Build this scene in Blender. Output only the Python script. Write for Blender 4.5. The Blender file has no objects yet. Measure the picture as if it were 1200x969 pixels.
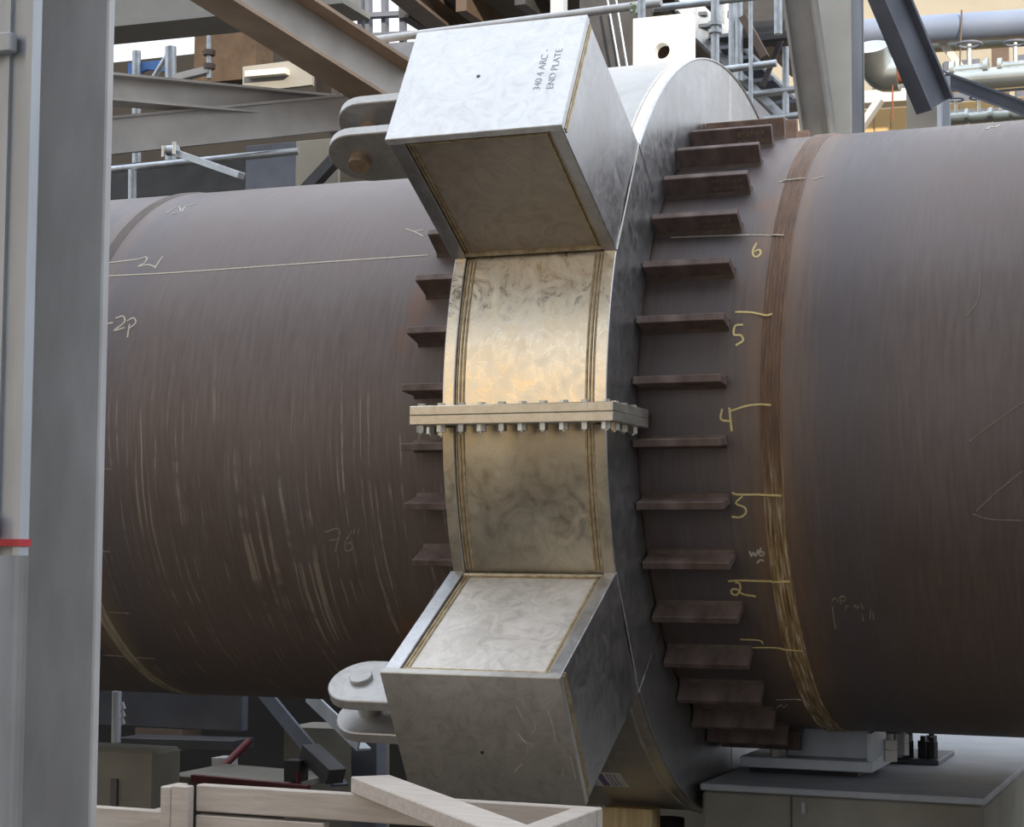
import bpy, bmesh, math, random
import numpy as np
from mathutils import Matrix, Vector
random.seed(7)
scene = bpy.context.scene
coll = scene.collection
# ------------------------------------------------------------------ camera
# frame: X along the big pipe's axis, Y away from the viewer, Z up; the axis of the big pipe is y=0, z=0
F_PX, YAW, PITCH, ROLL = 2190.35, 0.383573, 0.0744569, 0.00651616
CAM = np.array([0.0, -6.291033, -0.416895])
_f = np.array([-math.sin(YAW)*math.cos(PITCH), math.cos(YAW)*math.cos(PITCH), math.sin(PITCH)])
_r0 = np.array([math.cos(YAW), math.sin(YAW), 0.0]); _u0 = np.cross(_r0, _f)
_r = math.cos(ROLL)*_r0 + math.sin(ROLL)*_u0; _u = -math.sin(ROLL)*_r0 + math.cos(ROLL)*_u0
cd = bpy.data.cameras.new('camera'); cam = bpy.data.objects.new('camera', cd); coll.objects.link(cam)
cd.sensor_width = 36; cd.lens = 36*F_PX/1200; cd.sensor_fit = 'HORIZONTAL'; cd.clip_end = 400
M = Matrix.Identity(4)
for i in range(3):
    M[i][0], M[i][1], M[i][2], M[i][3] = _r[i], _u[i], -_f[i], CAM[i]
cam.matrix_world = M; scene.camera = cam
# ------------------------------------------------------------------ world, sun, exposure
scene.view_settings.view_transform = 'Standard'; scene.view_settings.look = 'None'
scene.view_settings.gamma = 1; scene.view_settings.use_curve_mapping = False
scene.view_settings.exposure = 0.5
SKY = 1.85
wd = bpy.data.worlds.new('sky'); scene.world = wd; wd.use_nodes = True
nt = wd.node_tree; nt.nodes.clear()
# bright thin cloud, evenly brighter towards the zenith (the usual overcast distribution)
tcw = nt.nodes.new('ShaderNodeTexCoord'); sz = nt.nodes.new('ShaderNodeSeparateXYZ'); nt.links.new(tcw.outputs['Generated'], sz.inputs[0])
cr_ = nt.nodes.new('ShaderNodeValToRGB'); nt.links.new(sz.outputs[2], cr_.inputs[0])
cr_.color_ramp.elements[0].position = 0.0; cr_.color_ramp.elements[0].color = (.36, .37, .38, 1)
cr_.color_ramp.elements[1].position = 1.0; cr_.color_ramp.elements[1].color = (.86, .94, 1.06, 1)
bg = nt.nodes.new('ShaderNodeBackground'); bg.inputs[1].default_value = SKY
wo = nt.nodes.new('ShaderNodeOutputWorld')
nt.links.new(cr_.outputs[0], bg.inputs[0]); nt.links.new(bg.outputs[0], wo.inputs[0])
SUN_DIR = Vector((0.60, -0.85, 0.364)).normalized()      # towards the sun
sd = bpy.data.lights.new('sun', 'SUN'); sd.energy = 4.6; sd.angle = math.radians(1.2); sd.color = (1.0, 0.86, 0.66)
sun = bpy.data.objects.new('sun', sd); coll.objects.link(sun)
sun.rotation_euler = SUN_DIR.to_track_quat('Z', 'Y').to_euler(); sun.location = (8, -20, 14)

# ------------------------------------------------------------------ helpers
def ray(px, py):
    d = _f*F_PX + _r*(px-600) + _u*(484.5-py); return d/np.linalg.norm(d)
def at(px, py, Y):
    d = ray(px, py); return Vector(CAM + d*((Y-CAM[1])/d[1]))
def on_pipe(px, py, R):
    d = ray(px, py); a = d[1]**2+d[2]**2; b = CAM[1]*d[1]+CAM[2]*d[2]; c = CAM[1]**2+CAM[2]**2-R*R
    q = max(b*b-a*c, 0); return Vector(CAM + d*((-b-math.sqrt(q))/a))
WM = {}
def link(o, parent=None, M=None):
    coll.objects.link(o); M = M or Matrix.Identity(4)
    if parent is not None:
        o.parent = parent; o.matrix_parent_inverse = WM[parent.name].inverted()
    o.matrix_basis = M; WM[o.name] = M
    return o
def tag(o, label, cat, group=None, kind=None):
    o['label'] = label
    if cat: o['category'] = cat
    if group: o['group'] = group
    if kind: o['kind'] = kind
    return o
def thing(name, loc, label, cat, group=None, kind=None):
    o = bpy.data.objects.new(name, None); o.empty_display_size = .1
    link(o, None, Matrix.Translation(Vector(loc))); return tag(o, label, cat, group, kind)
class MB:
    def __init__(s): s.v = []; s.f = []
    def add(s, v, f):
        n = len(s.v); s.v += [tuple(p) for p in v]; s.f += [tuple(i+n for i in q) for q in f]; return s
    def box(s, lo, hi, M=None):
        x0, y0, z0 = lo; x1, y1, z1 = hi
        v = [Vector(p) for p in ((x0,y0,z0),(x1,y0,z0),(x1,y1,z0),(x0,y1,z0),(x0,y0,z1),(x1,y0,z1),(x1,y1,z1),(x0,y1,z1))]
        if M is not None: v = [M @ p for p in v]
        return s.add(v, [(0,3,2,1),(4,5,6,7),(0,1,5,4),(1,2,6,5),(2,3,7,6),(3,0,4,7)])
    def prism(s, base, off):
        """base: polygon as 3-D points, extruded by off"""
        n = len(base); off = Vector(off); b = [Vector(p) for p in base]
        return s.add(b + [p+off for p in b], [tuple(range(n-1,-1,-1)), tuple(range(n, 2*n))] + [(i, (i+1) % n, n+(i+1) % n, n+i) for i in range(n)])
    def tube(s, pts, r, n=10, cap=True, flat=None):
        pts = [Vector(p) for p in pts]; rings = []; up = None
        for i, p in enumerate(pts):
            t = (pts[min(i+1, len(pts)-1)] - pts[max(i-1, 0)]).normalized()
            if up is None:
                up = Vector((0,0,1)) if abs(t.z) < .9 else Vector((1,0,0))
            a = t.cross(up).normalized(); b = a.cross(t).normalized(); up = b
            rr = r[i] if isinstance(r, (list, tuple)) else r
            rings.append([p + rr*(math.cos(2*math.pi*k/n)*a + math.sin(2*math.pi*k/n)*b) for k in range(n)])
        v = [q for g in rings for q in g]; f = []
        for i in range(len(rings)-1):
            for k in range(n):
                f.append((i*n+k, i*n+(k+1) % n, (i+1)*n+(k+1) % n, (i+1)*n+k))
        if cap: f += [tuple(range(n-1,-1,-1)), tuple((len(rings)-1)*n+k for k in range(n))]
        return s.add(v, f)
    def arc(s, prof, a0, a1, n, closed_ends=True, full=False):
        """prof: (x, r) closed loop, swept about the pipe axis from angle a0 to a1 degrees (0 = towards viewer, 90 = up)"""
        m = len(prof); v = []; f = []; k = n if full else n+1
        for i in range(k):
            a = math.radians(a0+(a1-a0)*i/n)
            v += [(x, -r*math.cos(a), r*math.sin(a)) for x, r in prof]
        for i in range(n):
            j = (i+1) % k
            for q in range(m):
                f.append((i*m+q, i*m+(q+1) % m, j*m+(q+1) % m, j*m+q))
        if closed_ends and not full: f += [tuple(range(m-1,-1,-1)), tuple(n*m+q for q in range(m))]
        return s.add(v, f)
    def mesh(s, name, mat, smooth=False, bevel=0.0):
        me = bpy.data.meshes.new(name); me.from_pydata(s.v, [], s.f)
        bm = bmesh.new(); bm.from_mesh(me); bmesh.ops.recalc_face_normals(bm, faces=bm.faces)
        if bevel:
            es = [e for e in bm.edges if len(e.link_faces) == 2 and e.calc_face_angle(0) > .6]
            bmesh.ops.bevel(bm, geom=es, offset=bevel, segments=1, affect='EDGES', clamp_overlap=True)
        bm.to_mesh(me); bm.free()
        if smooth:
            me.polygons.foreach_set('use_smooth', [True]*len(me.polygons))
            me.set_sharp_from_angle(angle=math.radians(35))
        me.materials.append(mat); return me
    def build(s, name, mat, parent=None, smooth=False, bevel=0.0, M=None):
        return link(bpy.data.objects.new(name, s.mesh(name, mat, smooth, bevel)), parent, M)
def inst(name, me, parent, M): return link(bpy.data.objects.new(name, me), parent, M)

# ------------------------------------------------------------------ materials
class NT:
    def __init__(s, name):
        s.m = bpy.data.materials.new(name); s.m.use_nodes = True; s.t = s.m.node_tree
        s.b = s.t.nodes['Principled BSDF']
        s.tc = s.t.nodes.new('ShaderNodeTexCoord')
        s.obj = s.tc.outputs['Object']
    def n(s, typ, **kw):
        x = s.t.nodes.new(typ)
        for k, v in kw.items(): setattr(x, k, v)
        return x
    def l(s, a, b): s.t.links.new(a, b)
    def math(s, op, a, b=None, c=None):
        x = s.n('ShaderNodeMath', operation=op)
        for i, q in enumerate((a, b, c)):
            if q is None: continue
            if hasattr(q, 'is_linked'): s.l(q, x.inputs[i])
            else: x.inputs[i].default_value = q
        return x.outputs[0]
    def sep(s, vec=None):
        x = s.n('ShaderNodeSeparateXYZ'); s.l(vec or s.obj, x.inputs[0]); return x.outputs
    def comb(s, *q):
        x = s.n('ShaderNodeCombineXYZ')
        for i, a in enumerate(q):
            if hasattr(a, 'is_linked'): s.l(a, x.inputs[i])
            else: x.inputs[i].default_value = a
        return x.outputs[0]
    def scale(s, v3, vec=None):
        x = s.n('ShaderNodeVectorMath', operation='MULTIPLY'); s.l(vec or s.obj, x.inputs[0]); x.inputs[1].default_value = v3; return x.outputs[0]
    def noise(s, vec, scale, detail=4, rough=.55, dist=0.0):
        x = s.n('ShaderNodeTexNoise'); s.l(vec, x.inputs['Vector']); x.inputs['Scale'].default_value = scale
        x.inputs['Detail'].default_value = detail; x.inputs['Roughness'].default_value = rough; x.inputs['Distortion'].default_value = dist
        return x.outputs['Fac']
    def ramp(s, fac, stops):
        x = s.n('ShaderNodeValToRGB'); s.l(fac, x.inputs[0]); e = x.color_ramp.elements
        while len(e) < len(stops): e.new(.5)
        for el, (p, c) in zip(e, stops):
            el.position = p; el.color = (*c, 1) if isinstance(c, (tuple, list)) else (c, c, c, 1)
        return x.outputs[0]
    def mix(s, fac, a, b, blend='MIX'):
        x = s.n('ShaderNodeMix', data_type='RGBA', blend_type=blend)
        for sock, q in ((x.inputs[0], fac), (x.inputs[6], a), (x.inputs[7], b)):
            if hasattr(q, 'is_linked'): s.l(q, sock)
            elif isinstance(q, (tuple, list)): sock.default_value = (*q, 1)
            else: sock.default_value = q
        return x.outputs[2]
    def bump(s, h, strength=.2, dist=.01):
        x = s.n('ShaderNodeBump'); x.inputs['Strength'].default_value = strength; x.inputs['Distance'].default_value = dist
        s.l(h, x.inputs['Height']); s.l(x.outputs[0], s.b.inputs['Normal'])
    def set(s, color=None, rough=None, metal=None, spec=None):
        for k, q in (('Base Color', color), ('Roughness', rough), ('Metallic', metal), ('Specular IOR Level', spec)):
            if q is None: continue
            if hasattr(q, 'is_linked'): s.l(q, s.b.inputs[k])
            elif isinstance(q, (tuple, list)): s.b.inputs[k].default_value = (*q, 1)
            else: s.b.inputs[k].default_value = q
        return s.m
    def step(s, x, a, b):
        q = s.n('ShaderNodeMapRange', interpolation_type='SMOOTHSTEP'); s.l(x, q.inputs[0])
        q.inputs[1].default_value = a; q.inputs[2].default_value = b; return q.outputs[0]

def simple(name, c1, c2, scale=6, rough=.6, metal=0.0, bump=.15, stretch=(1,1,1), detail=5, spec=None, dist=.003):
    t = NT(name); v = t.scale(stretch); f = t.noise(v, scale, detail)
    col = t.ramp(f, [(.3, c1), (.7, c2)])
    if bump: t.bump(t.noise(v, scale*5, 4), bump, dist)
    return t.set(col, rough, metal, spec)

def mat_pipe(name, xweld, half, streaks, left, stains=()):
    t = NT(name); x, y, z = t.sep()
    ang = t.math('ARCTAN2', z, t.math('MULTIPLY', y, -1.0))
    cyl = t.comb(x, ang, 0.0)
    big = t.noise(t.obj, 1.6, 5, .6)
    fine = t.noise(t.scale((70, 6, 1), cyl), 1.0, 5, .6)
    col = t.ramp(big, [(.3, (.100, .068, .058)), (.5, (.128, .094, .085)), (.7, (.150, .118, .112))])
    col = t.mix(.35, col, t.ramp(fine, [(.35, (.080, .056, .048)), (.65, (.172, .138, .126))]))
    # rust blooms
    rust = t.step(t.noise(t.obj, 2.3, 4, .6), .60, .80)
    col = t.mix(t.math('MULTIPLY', rust, .28), col, (.15, .075, .040))
    for (sx, sa, rr_, amt) in stains:
        d = t.math('SQRT', t.math('ADD', t.math('POWER', t.math('SUBTRACT', x, sx), 2.0), t.math('POWER', t.math('MULTIPLY', t.math('SUBTRACT', ang, sa), .7), 2.0)))
        d = t.math('ADD', d, t.math('MULTIPLY', t.math('SUBTRACT', t.noise(t.obj, 14, 5), .5), rr_*2.2))
        col = t.mix(t.math('MULTIPLY', t.step(d, rr_, rr_*.25), amt), col, (.20, .085, .035))
    # dried run-off streaks below the equator
    if streaks:
        wob = t.noise(t.scale((2.0, 1.6, 1), cyl), 1.0, 3)
        xs = t.math('ADD', t.math('MULTIPLY', x, 75.0), t.math('MULTIPLY', wob, 4.5))
        sv = t.comb(xs, t.math('MULTIPLY', ang, 1.1), 0.0)
        st = t.step(t.noise(sv, 1.0, 2, .5), .55, .66)
        brk = t.step(t.noise(t.scale((5, 9, 1), cyl), 1.0, 3), .38, .6)
        lowm = t.math('MULTIPLY', t.step(ang, .30, -.15), t.step(ang, -1.45, -.9))
        k = t.math('MULTIPLY', t.math('MULTIPLY', st, brk), t.math('MULTIPLY', lowm, streaks))
        col = t.mix(k, col, (.34, .285, .225))
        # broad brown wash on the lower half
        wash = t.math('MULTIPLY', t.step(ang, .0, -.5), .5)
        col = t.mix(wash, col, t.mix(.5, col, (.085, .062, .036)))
    # heat-tinted, rusty zone either side of the circumferential weld
    dx = t.math('ABSOLUTE', t.math('SUBTRACT', x, xweld))
    zone = t.math('SUBTRACT', 1.0, t.step(dx, half*.35, half*1.5))
    edge = t.noise(t.scale((20, 3, 1), cyl), 1.0, 4)
    zone = t.math('MULTIPLY', zone, t.step(edge, .25, .7))
    if left: zone = t.math('MULTIPLY', zone, t.step(ang, 0.0, -.7))
    col = t.mix(t.math('MULTIPLY', zone, .75), col, (.23, .135, .075) if not left else (.20, .165, .11))
    # bluish mill scale strip beyond the zone
    b2 = t.math('MULTIPLY', t.step(dx, half*1.3, half*2.2), t.math('SUBTRACT', 1.0, t.step(dx, half*2.5, half*6)))
    col = t.mix(t.math('MULTIPLY', b2, .45), col, (.075, .072, .090))
    t.bump(t.noise(t.scale((40, 12, 1), cyl), 1.0, 5), .12, .004)
    return t.set(col, t.ramp(fine, [(.3, .40), (.7, .56)]), 0.0, .5)
XW = -1.326
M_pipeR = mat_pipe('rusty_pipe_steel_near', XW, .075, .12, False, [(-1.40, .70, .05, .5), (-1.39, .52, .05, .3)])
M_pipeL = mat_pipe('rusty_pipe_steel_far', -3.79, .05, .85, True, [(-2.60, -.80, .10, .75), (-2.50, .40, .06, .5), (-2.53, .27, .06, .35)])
def mat_weld(name, u3, l3):
    t = NT(name); x, y, z = t.sep()
    ang = t.math('ARCTAN2', z, t.math('MULTIPLY', y, -1.0)); cyl = t.comb(x, ang, 0.0)
    f = t.noise(t.scale((130, 9, 1), cyl), 1.0, 5, .6)
    up = t.ramp(f, [(.3, u3[0]), (.55, u3[1]), (.75, u3[2])])
    lo = t.ramp(f, [(.32, l3[0]), (.52, l3[1]), (.66, l3[2])])
    col = t.mix(t.step(ang, -.02, -.5), up, lo)
    t.bump(f, .5, .004); return t.set(col, .5, 0.1)
M_weld = mat_weld('pipe_weld_bead', ((.12, .078, .060), (.20, .115, .068), (.28, .17, .10)), ((.11, .06, .022), (.42, .29, .14), (.86, .79, .64)))
M_weldL = mat_weld('far_pipe_weld_bead', ((.085, .06, .05), (.12, .09, .075), (.15, .115, .10)), ((.26, .21, .14), (.44, .37, .26), (.60, .53, .41)))
def mat_steel(name, base=(.56, .555, .55), tint=(.45, .42, .36), tint_amt=.35, rough=.36, streak=(3, 3, 40), metal=.85, dark=0.0, rv=.05, bp=.06):
    t = NT(name)
    a = t.noise(t.scale(streak), 1.2, 6, .65); b = t.noise(t.obj, 7, 5, .6); c = t.noise(t.obj, 2.2, 3)
    col = t.mix(t.math('MULTIPLY', t.step(b, .4, .7), tint_amt), base, tint)
    col = t.mix(.26, col, t.ramp(a, [(.3, tuple(q*.62 for q in base)), (.7, tuple(min(1, q*1.25) for q in base))]))
    sw = t.noise(t.obj, 11, 6, .7, 2.5)
    col = t.mix(.42, col, t.ramp(sw, [(.34, tuple(q*.60 for q in base)), (.5, base), (.66, tuple(min(1, q*1.3) for q in base))]))
    if dark: col = t.mix(t.math('MULTIPLY', t.step(c, .42, .62), dark), col, (.20, .185, .165))
    t.bump(t.noise(t.scale(tuple(q*1.5 for q in streak)), 1.6, 5), bp, .004)
    return t.set(col, t.ramp(sw, [(.34, rough-rv), (.66, rough+rv*1.6)]), metal)
M_st_face = mat_steel('stainless_side_plate', (.50, .50, .51), (.36, .33, .30), .4, .36, (6, 14, 5), .95, .25, .05, .02)
M_st_end = mat_steel('stainless_end_plate', (.66, .66, .66), (.60, .58, .54), .3, .46, (6, 10, 14), .6)
M_st_pan = mat_steel('stainless_curved_panel', (.80, .735, .61), (.72, .55, .31), .6, .30, (26, 5, 5), .9, 0.0, .10)
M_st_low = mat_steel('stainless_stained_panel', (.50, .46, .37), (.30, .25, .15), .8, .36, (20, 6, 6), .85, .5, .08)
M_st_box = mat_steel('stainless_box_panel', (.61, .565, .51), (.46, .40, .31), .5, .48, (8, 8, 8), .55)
M_st_shade = mat_steel('stainless_shade_tone', (.47, .45, .41), (.36, .33, .28), .5, .42, (8, 8, 8), .7, .2)  # darker copy: shade on the down-facing lower end plate put into the colour
M_st_under = mat_steel('stainless_underside_shade', (.40, .345, .285), (.32, .25, .18), .5, .45, (8, 8, 8), .6)  # browner copy: shade beneath the upper box painted into the panel
M_st_clev = mat_steel('stainless_clevis_plate', (.42, .41, .395), (.34, .31, .27), .4, .42, (8, 8, 8), .6)
M_st_rim = mat_steel('stainless_flange_edge', (.60, .57, .50), (.50, .44, .32), .4, .38, (14, 8, 8), .8)
M_weldst = simple('stainless_weld_bead', (.30, .22, .12), (.52, .43, .28), 45, .42, .6, .6, (1,1,1), 4)
M_bolt = simple('bright_bolt', (.55, .52, .45), (.72, .69, .62), 60, .35, .9, .1)
M_pin = simple('bronze_pin', (.34, .24, .16), (.48, .36, .26), 30, .45, .6, .2)
M_lug = simple('rusty_lug_steel', (.095, .064, .053), (.215, .155, .135), 9, .62, 0, .3, (2,1,1), 6, .4)
M_lugweld = simple('lug_fillet_weld', (.075, .050, .040), (.15, .105, .075), 40, .6, 0, .5)
M_chalk = simple('yellow_chalk', (.62, .50, .20), (.78, .66, .32), 90, .9, 0, 0)
M_chalkw = simple('pale_chalk', (.42, .38, .30), (.60, .56, .47), 90, .9, 0, 0)
M_chalkf = simple('faint_chalk', (.17, .14, .11), (.30, .26, .20), 90, .9, 0, 0)
M_sten = simple('worn_stencil', (.16, .115, .08), (.24, .18, .13), 120, .9, 0, 0)
M_galv = simple('galvanised_steel', (.45, .44, .435), (.58, .575, .57), 14, .55, .25, .12, (1,1,.35), 6)
M_galvl = simple('light_galvanised_steel', (.42, .45, .49), (.54, .57, .61), 10, .5, .2, .08, (1,1,.3), 5)
M_beam = simple('galvanised_beam', (.35, .33, .31), (.50, .47, .44), 3.0, .6, .15, .1, (1,1,1), 5)
M_beamw = simple('pale_painted_beam', (.60, .57, .51), (.70, .67, .60), 4, .6, 0, .05)
M_girder = simple('cream_girder_paint', (.235, .226, .205), (.275, .265, .24), 4, .6, 0, .05)
M_brown_shade = simple('shaded_brown_primer', (.045, .027, .015), (.085, .055, .033), 7, .8, 0, .2)  # shade on the far beam end painted as a darker brown primer
M_beamb = simple('brown_beam_flange', (.30, .21, .145), (.42, .31, .22), 4, .65, .1, .1)  # browner tone for the diagonal beam's flanges
M_brace = simple('weathered_brace', (.20, .186, .168), (.28, .262, .24), 5, .6, .1, .1)
M_brown = simple('brown_primer_steel', (.085, .058, .043), (.135, .094, .07), 5, .65, 0, .1)
M_dark = simple('dark_steel', (.035, .034, .036), (.062, .060, .062), 6, .6, .1, .1)
M_bluegrey = simple('blue_grey_steel', (.10, .11, .14), (.15, .16, .19), 5, .55, .2, .1)
M_scaf = simple('scaffold_tube', (.34, .37, .40), (.50, .53, .56), 20, .4, .6, .1)
M_conc = simple('concrete', (.155, .143, .115), (.24, .225, .185), 3.5, .85, 0, .35, (1,1,1), 8)
M_conctop = simple('sky_lit_concrete', (.27, .285, .31), (.36, .375, .40), 6, .7, 0, .2, (1,1,1), 8)  # paler, bluer concrete: sky light on the plinth top put into the colour
M_wood = simple('sawn_softwood', (.42, .36, .31), (.56, .50, .44), 5, .75, 0, .3, (1.2, 14, 14), 7)
M_woody = simple('yellow_timber', (.46, .33, .16), (.66, .52, .30), 4, .7, 0, .3, (14, 14, 1.2), 7)
M_plate = simple('bare_lifting_plate', (.62, .61, .58), (.74, .73, .70), 8, .55, .15, .1)
M_dred = simple('dark_red_paint', (.10, .012, .014), (.16, .022, .024), 20, .6, 0, 0)
M_red = simple('red_tape', (.45, .03, .04), (.60, .06, .07), 20, .6, 0, 0)
M_rust = simple('bare_rusty_spool', (.16, .055, .025), (.28, .10, .045), 12, .8, 0, .3)
M_cream = simple('cream_cladding', (.30, .27, .215), (.40, .36, .29), 1.2, .8, 0, .05)
M_orange = simple('sunlit_ochre_cladding', (.50, .32, .13), (.62, .43, .20), 2.0, .8, 0, .05)
M_bpipe = simple('blue_grey_insulated_pipe', (.17, .21, .30), (.22, .26, .35), 2, .5, .2, .05)
M_gpipe = simple('pale_green_pipe', (.26, .28, .24), (.34, .36, .31), 3, .5, .2, .05)
M_ins = simple('aluminium_lagging', (.34, .37, .36), (.48, .50, .48), 3, .3, .85, .1)
M_ground = simple('dusty_ground', (.045, .038, .030), (.09, .078, .062), 2.5, .95, 0, .4, (1,1,1), 8)
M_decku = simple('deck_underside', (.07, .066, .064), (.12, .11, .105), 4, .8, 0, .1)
M_white = simple('white_sticker', (.62, .62, .62), (.72, .72, .72), 30, .6, 0, 0)
M_violet = simple('violet_print', (.15, .12, .25), (.22, .18, .33), 200, .7, 0, 0)
M_ink = simple('grey_stencil_ink', (.34, .35, .38), (.46, .47, .50), 200, .8, 0, 0)
M_blue = simple('blue_tarp', (.06, .16, .42), (.10, .24, .55), 6, .6, 0, .2)
M_bounce = simple('ochre_bounce', (.80, .58, .32), (.90, .70, .42), 2.0, .8, 0, .05)
M_sunblock = simple('sandy_sun_blocker', (.16, .14, .11), (.22, .19, .15), 1.0, .9, 0, .05)
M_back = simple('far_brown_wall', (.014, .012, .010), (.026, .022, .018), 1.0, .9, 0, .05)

# ------------------------------------------------------------------ setting
def struct(name, mb, mat, label, **k):
    o = mb.build(name, mat, **k); o['kind'] = 'structure'; o['label'] = label; return o
# boxes added out of view behind the photographer: they keep the low sun off everything but the lifting plate and the far steel
struct('sun_blocker_low', MB().box((9.6, -24, -2.1), (50, -18, 8.75)), M_sunblock, 'added low sun-blocking box behind the photographer, to the right')
struct('sun_blocker_tall', MB().box((2.5, -24, -2.1), (9.6, -18, 14)), M_sunblock, 'added taller sun-blocking box behind the photographer')
struct('warm_bounce_box', MB().box((-18, -28, -2.1), (-9.5, -13, 6.5)), M_bounce, 'added ochre box to the left behind the photographer, bouncing warm sun')  # added out of view to throw warm sunlight onto the curved panel
struct('sky_blocker', MB().box((-12, -14, 8.0), (11, -6.4, 8.3)), M_decku, 'added dark slab high over the photographer, blocking frontal sky light')  # unseen slab added to cut the sky light from the front
for i, x in enumerate((-11.5, 10.5)):
    struct('blocker_leg_%d' % (i+1), MB().box((x, -13.6, -2.1), (x+.4, -13.2, 8.0)), M_dark, 'added steel leg of the sky-blocking slab, ' + ('left' if i == 0 else 'right'))  # legs added to carry the unseen sky-blocking slab
struct('floor', MB().box((-40, -24, -2.3), (40, 40, -2.1)), M_ground, 'dusty dark ground under the big pipe')

# ------------------------------------------------------------------ the big pipe
RL, RR = .965, .9986
X0, X1 = -2.24, -1.73          # the clamp ring's faces
def pipe_profile(mb, xa, xb, R, n=180):
    return mb.arc([(xa, R-.03), (xa, R), (xb, R), (xb, R-.03)], 0, 360, n, full=True)
pl = thing('steel_pipe', (-4.5, 0, -RL), 'huge brown rusty steel pipe running left from the clamp, covered in dried run-off streaks', 'pipe')
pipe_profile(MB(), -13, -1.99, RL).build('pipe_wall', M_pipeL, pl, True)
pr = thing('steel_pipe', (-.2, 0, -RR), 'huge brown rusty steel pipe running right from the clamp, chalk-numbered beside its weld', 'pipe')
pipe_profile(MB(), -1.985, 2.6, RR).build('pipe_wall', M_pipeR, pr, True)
def weld_band(x, R, w, ridges, parent, mat):
    prof = [(x-w, R-.004)]
    for i in range(ridges):
        a = x-w+2*w*i/ridges; d = 2*w/ridges
        prof += [(a+.12*d, R+.0008), (a+.5*d, R+.0055), (a+.88*d, R+.0008)]
    prof += [(x+w, R-.004)]
    return MB().arc(prof, 0, 360, 200, full=True).build('weld_seam', mat, parent, True)
w1 = weld_band(XW, RR, .033, 6, pr, M_weld); w1['label'] = 'ridged rusty gold circumferential weld'
w2 = weld_band(-3.79, RL, .022, 3, pl, M_weldL); w2['label'] = 'pale circumferential weld'
# shear lugs: 36 round the pipe on either side of the clamp
def lug_mesh(xa, xb, R):
    mb = MB(); mb.box((xa, -(R+.072), -.0115), (xb, -(R-.03), .0115))
    return mb.mesh('shear_lug', M_lug, False, .002)
def lugweld_mesh(xa, xb, R):
    mb = MB()
    for s in (-1, 1):
        mb.prism([(xa, -(R-.006), s*.0115), (xa, -(R+.011), s*.0115), (xa, -(R-.006), s*.025)], (xb-xa, 0, 0))
    return mb.mesh('fillet_weld', M_lugweld)
for par, xa, xb, R in ((pr, X1+.004, -1.458, RR), (pl, -2.482, X0-.004, RL+.028)):
    ml, mw = lug_mesh(xa, xb, R), lugweld_mesh(xa, xb, R if par is pr else RL)
    for k in range(36):
        Mx = Matrix.Rotation(math.radians(-(5+10*k)), 4, 'X')
        o = inst('shear_lug', ml, par, Mx); inst('fillet_weld', mw, o, Mx)
        if par is pr and k in (3, 4, 6):
            mb = MB(); rnd = random.Random(k)
            for row in range(2):
                x = xa+.155
                while x < xb-.02:
                    w = rnd.uniform(.006, .013)
                    mb.box((x, -(R+.058-.026*row), -.0122), (x+w, -(R+.044-.026*row)+rnd.uniform(-.004, .004), -.0118)); x += w+rnd.uniform(.003, .007)
            so = mb.build('stencil_mark', M_sten, o, M=Mx); so['label'] = 'worn pale stencil marks'
# chalk marks drawn on the pipe wall
def ribbon(mb, pts, R, w):
    """thin raised stroke that follows the cylinder; pts are points on its surface"""
    out = []
    P = [pts[0]*2-pts[1]] + list(pts) + [pts[-1]*2-pts[-2]]
    for i in range(1, len(P)-2):              # Catmull-Rom through the points
        a, b, c, d = P[i-1], P[i], P[i+1], P[i+2]; n = max(3, int((c-b).length/.012))
        for k in range(n):
            t = k/n
            out.append(.5*((2*b)+(c-a)*t+(2*a-5*b+4*c-d)*t*t+(3*b-a-3*c+d)*t*t*t))
    out.append(pts[-1])
    q = []
    for p in out:
        s = (R+(.0062 if abs(p.x-XW) < .038 else .0012))/math.hypot(p.y, p.z); q.append(Vector((p.x, p.y*s, p.z*s)))
    v = []; f = []
    for i, p in enumerate(q):
        t = (q[min(i+1, len(q)-1)]-q[max(i-1, 0)]).normalized(); nrm = Vector((0, p.y, p.z)).normalized()
        sd_ = t.cross(nrm).normalized()*w*.5
        v += [p-sd_, p+sd_, p+sd_-nrm*.003, p-sd_-nrm*.003]
        if i:
            a = 4*(i-1); b = 4*i
            f += [(a, a+1, b+1, b), (a+1, a+2, b+2, b+1), (a+3, a, b, b+3)]
    mb.add(v, f)
def chalk(parent, R, ox, oy, sc, strokes, label, mat, w=.0055, name='chalk_mark'):
    mb = MB()
    for st in strokes:
        ribbon(mb, [on_pipe(ox+x/sc, oy+y/sc, R) for x, y in st], R, w)
    o = mb.build(name, mat, parent); o['label'] = label; return o
A = (pr, RR, 720, 120, 3.4607); B = (pr, RR, 720, 380, 3.4607); C = (pr, RR, 720, 620, 3.529)
chalk(*A, [[(577,570),(562,600),(565,622),(580,626),(593,612),(588,598),(568,605)]], 'chalk figure 6', M_chalk, .006)
chalk(*A, [[(230,548),(540,538),(690,543)]], 'chalk tick above the 6', M_chalkw, .004)
chalk(*A, [[(665,323),(775,313)], [(805,313),(850,300)]], 'chalk tick near the top', M_chalkw, .004)
chalk(*A, [[(490,850),(560,852),(615,866),(642,860)]], 'chalk tick above the 5', M_chalk)
chalk(*B, [[(522,2),(490,6),(485,42),(512,44),(522,66),(492,85)]], 'chalk figure 5', M_chalk, .006)
chalk(*B, [[(437,343),(432,385),(470,392)], [(466,338),(476,434)]], 'chalk figure 4', M_chalk, .006)
chalk(*B, [[(470,352),(530,332),(580,325),(638,328)]], 'chalk tick joined to the 4', M_chalk)
chalk(*B, [[(520,697),(492,725),(528,742),(533,765),(510,782),(476,780)]], 'chalk figure 3', M_chalk)
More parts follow.
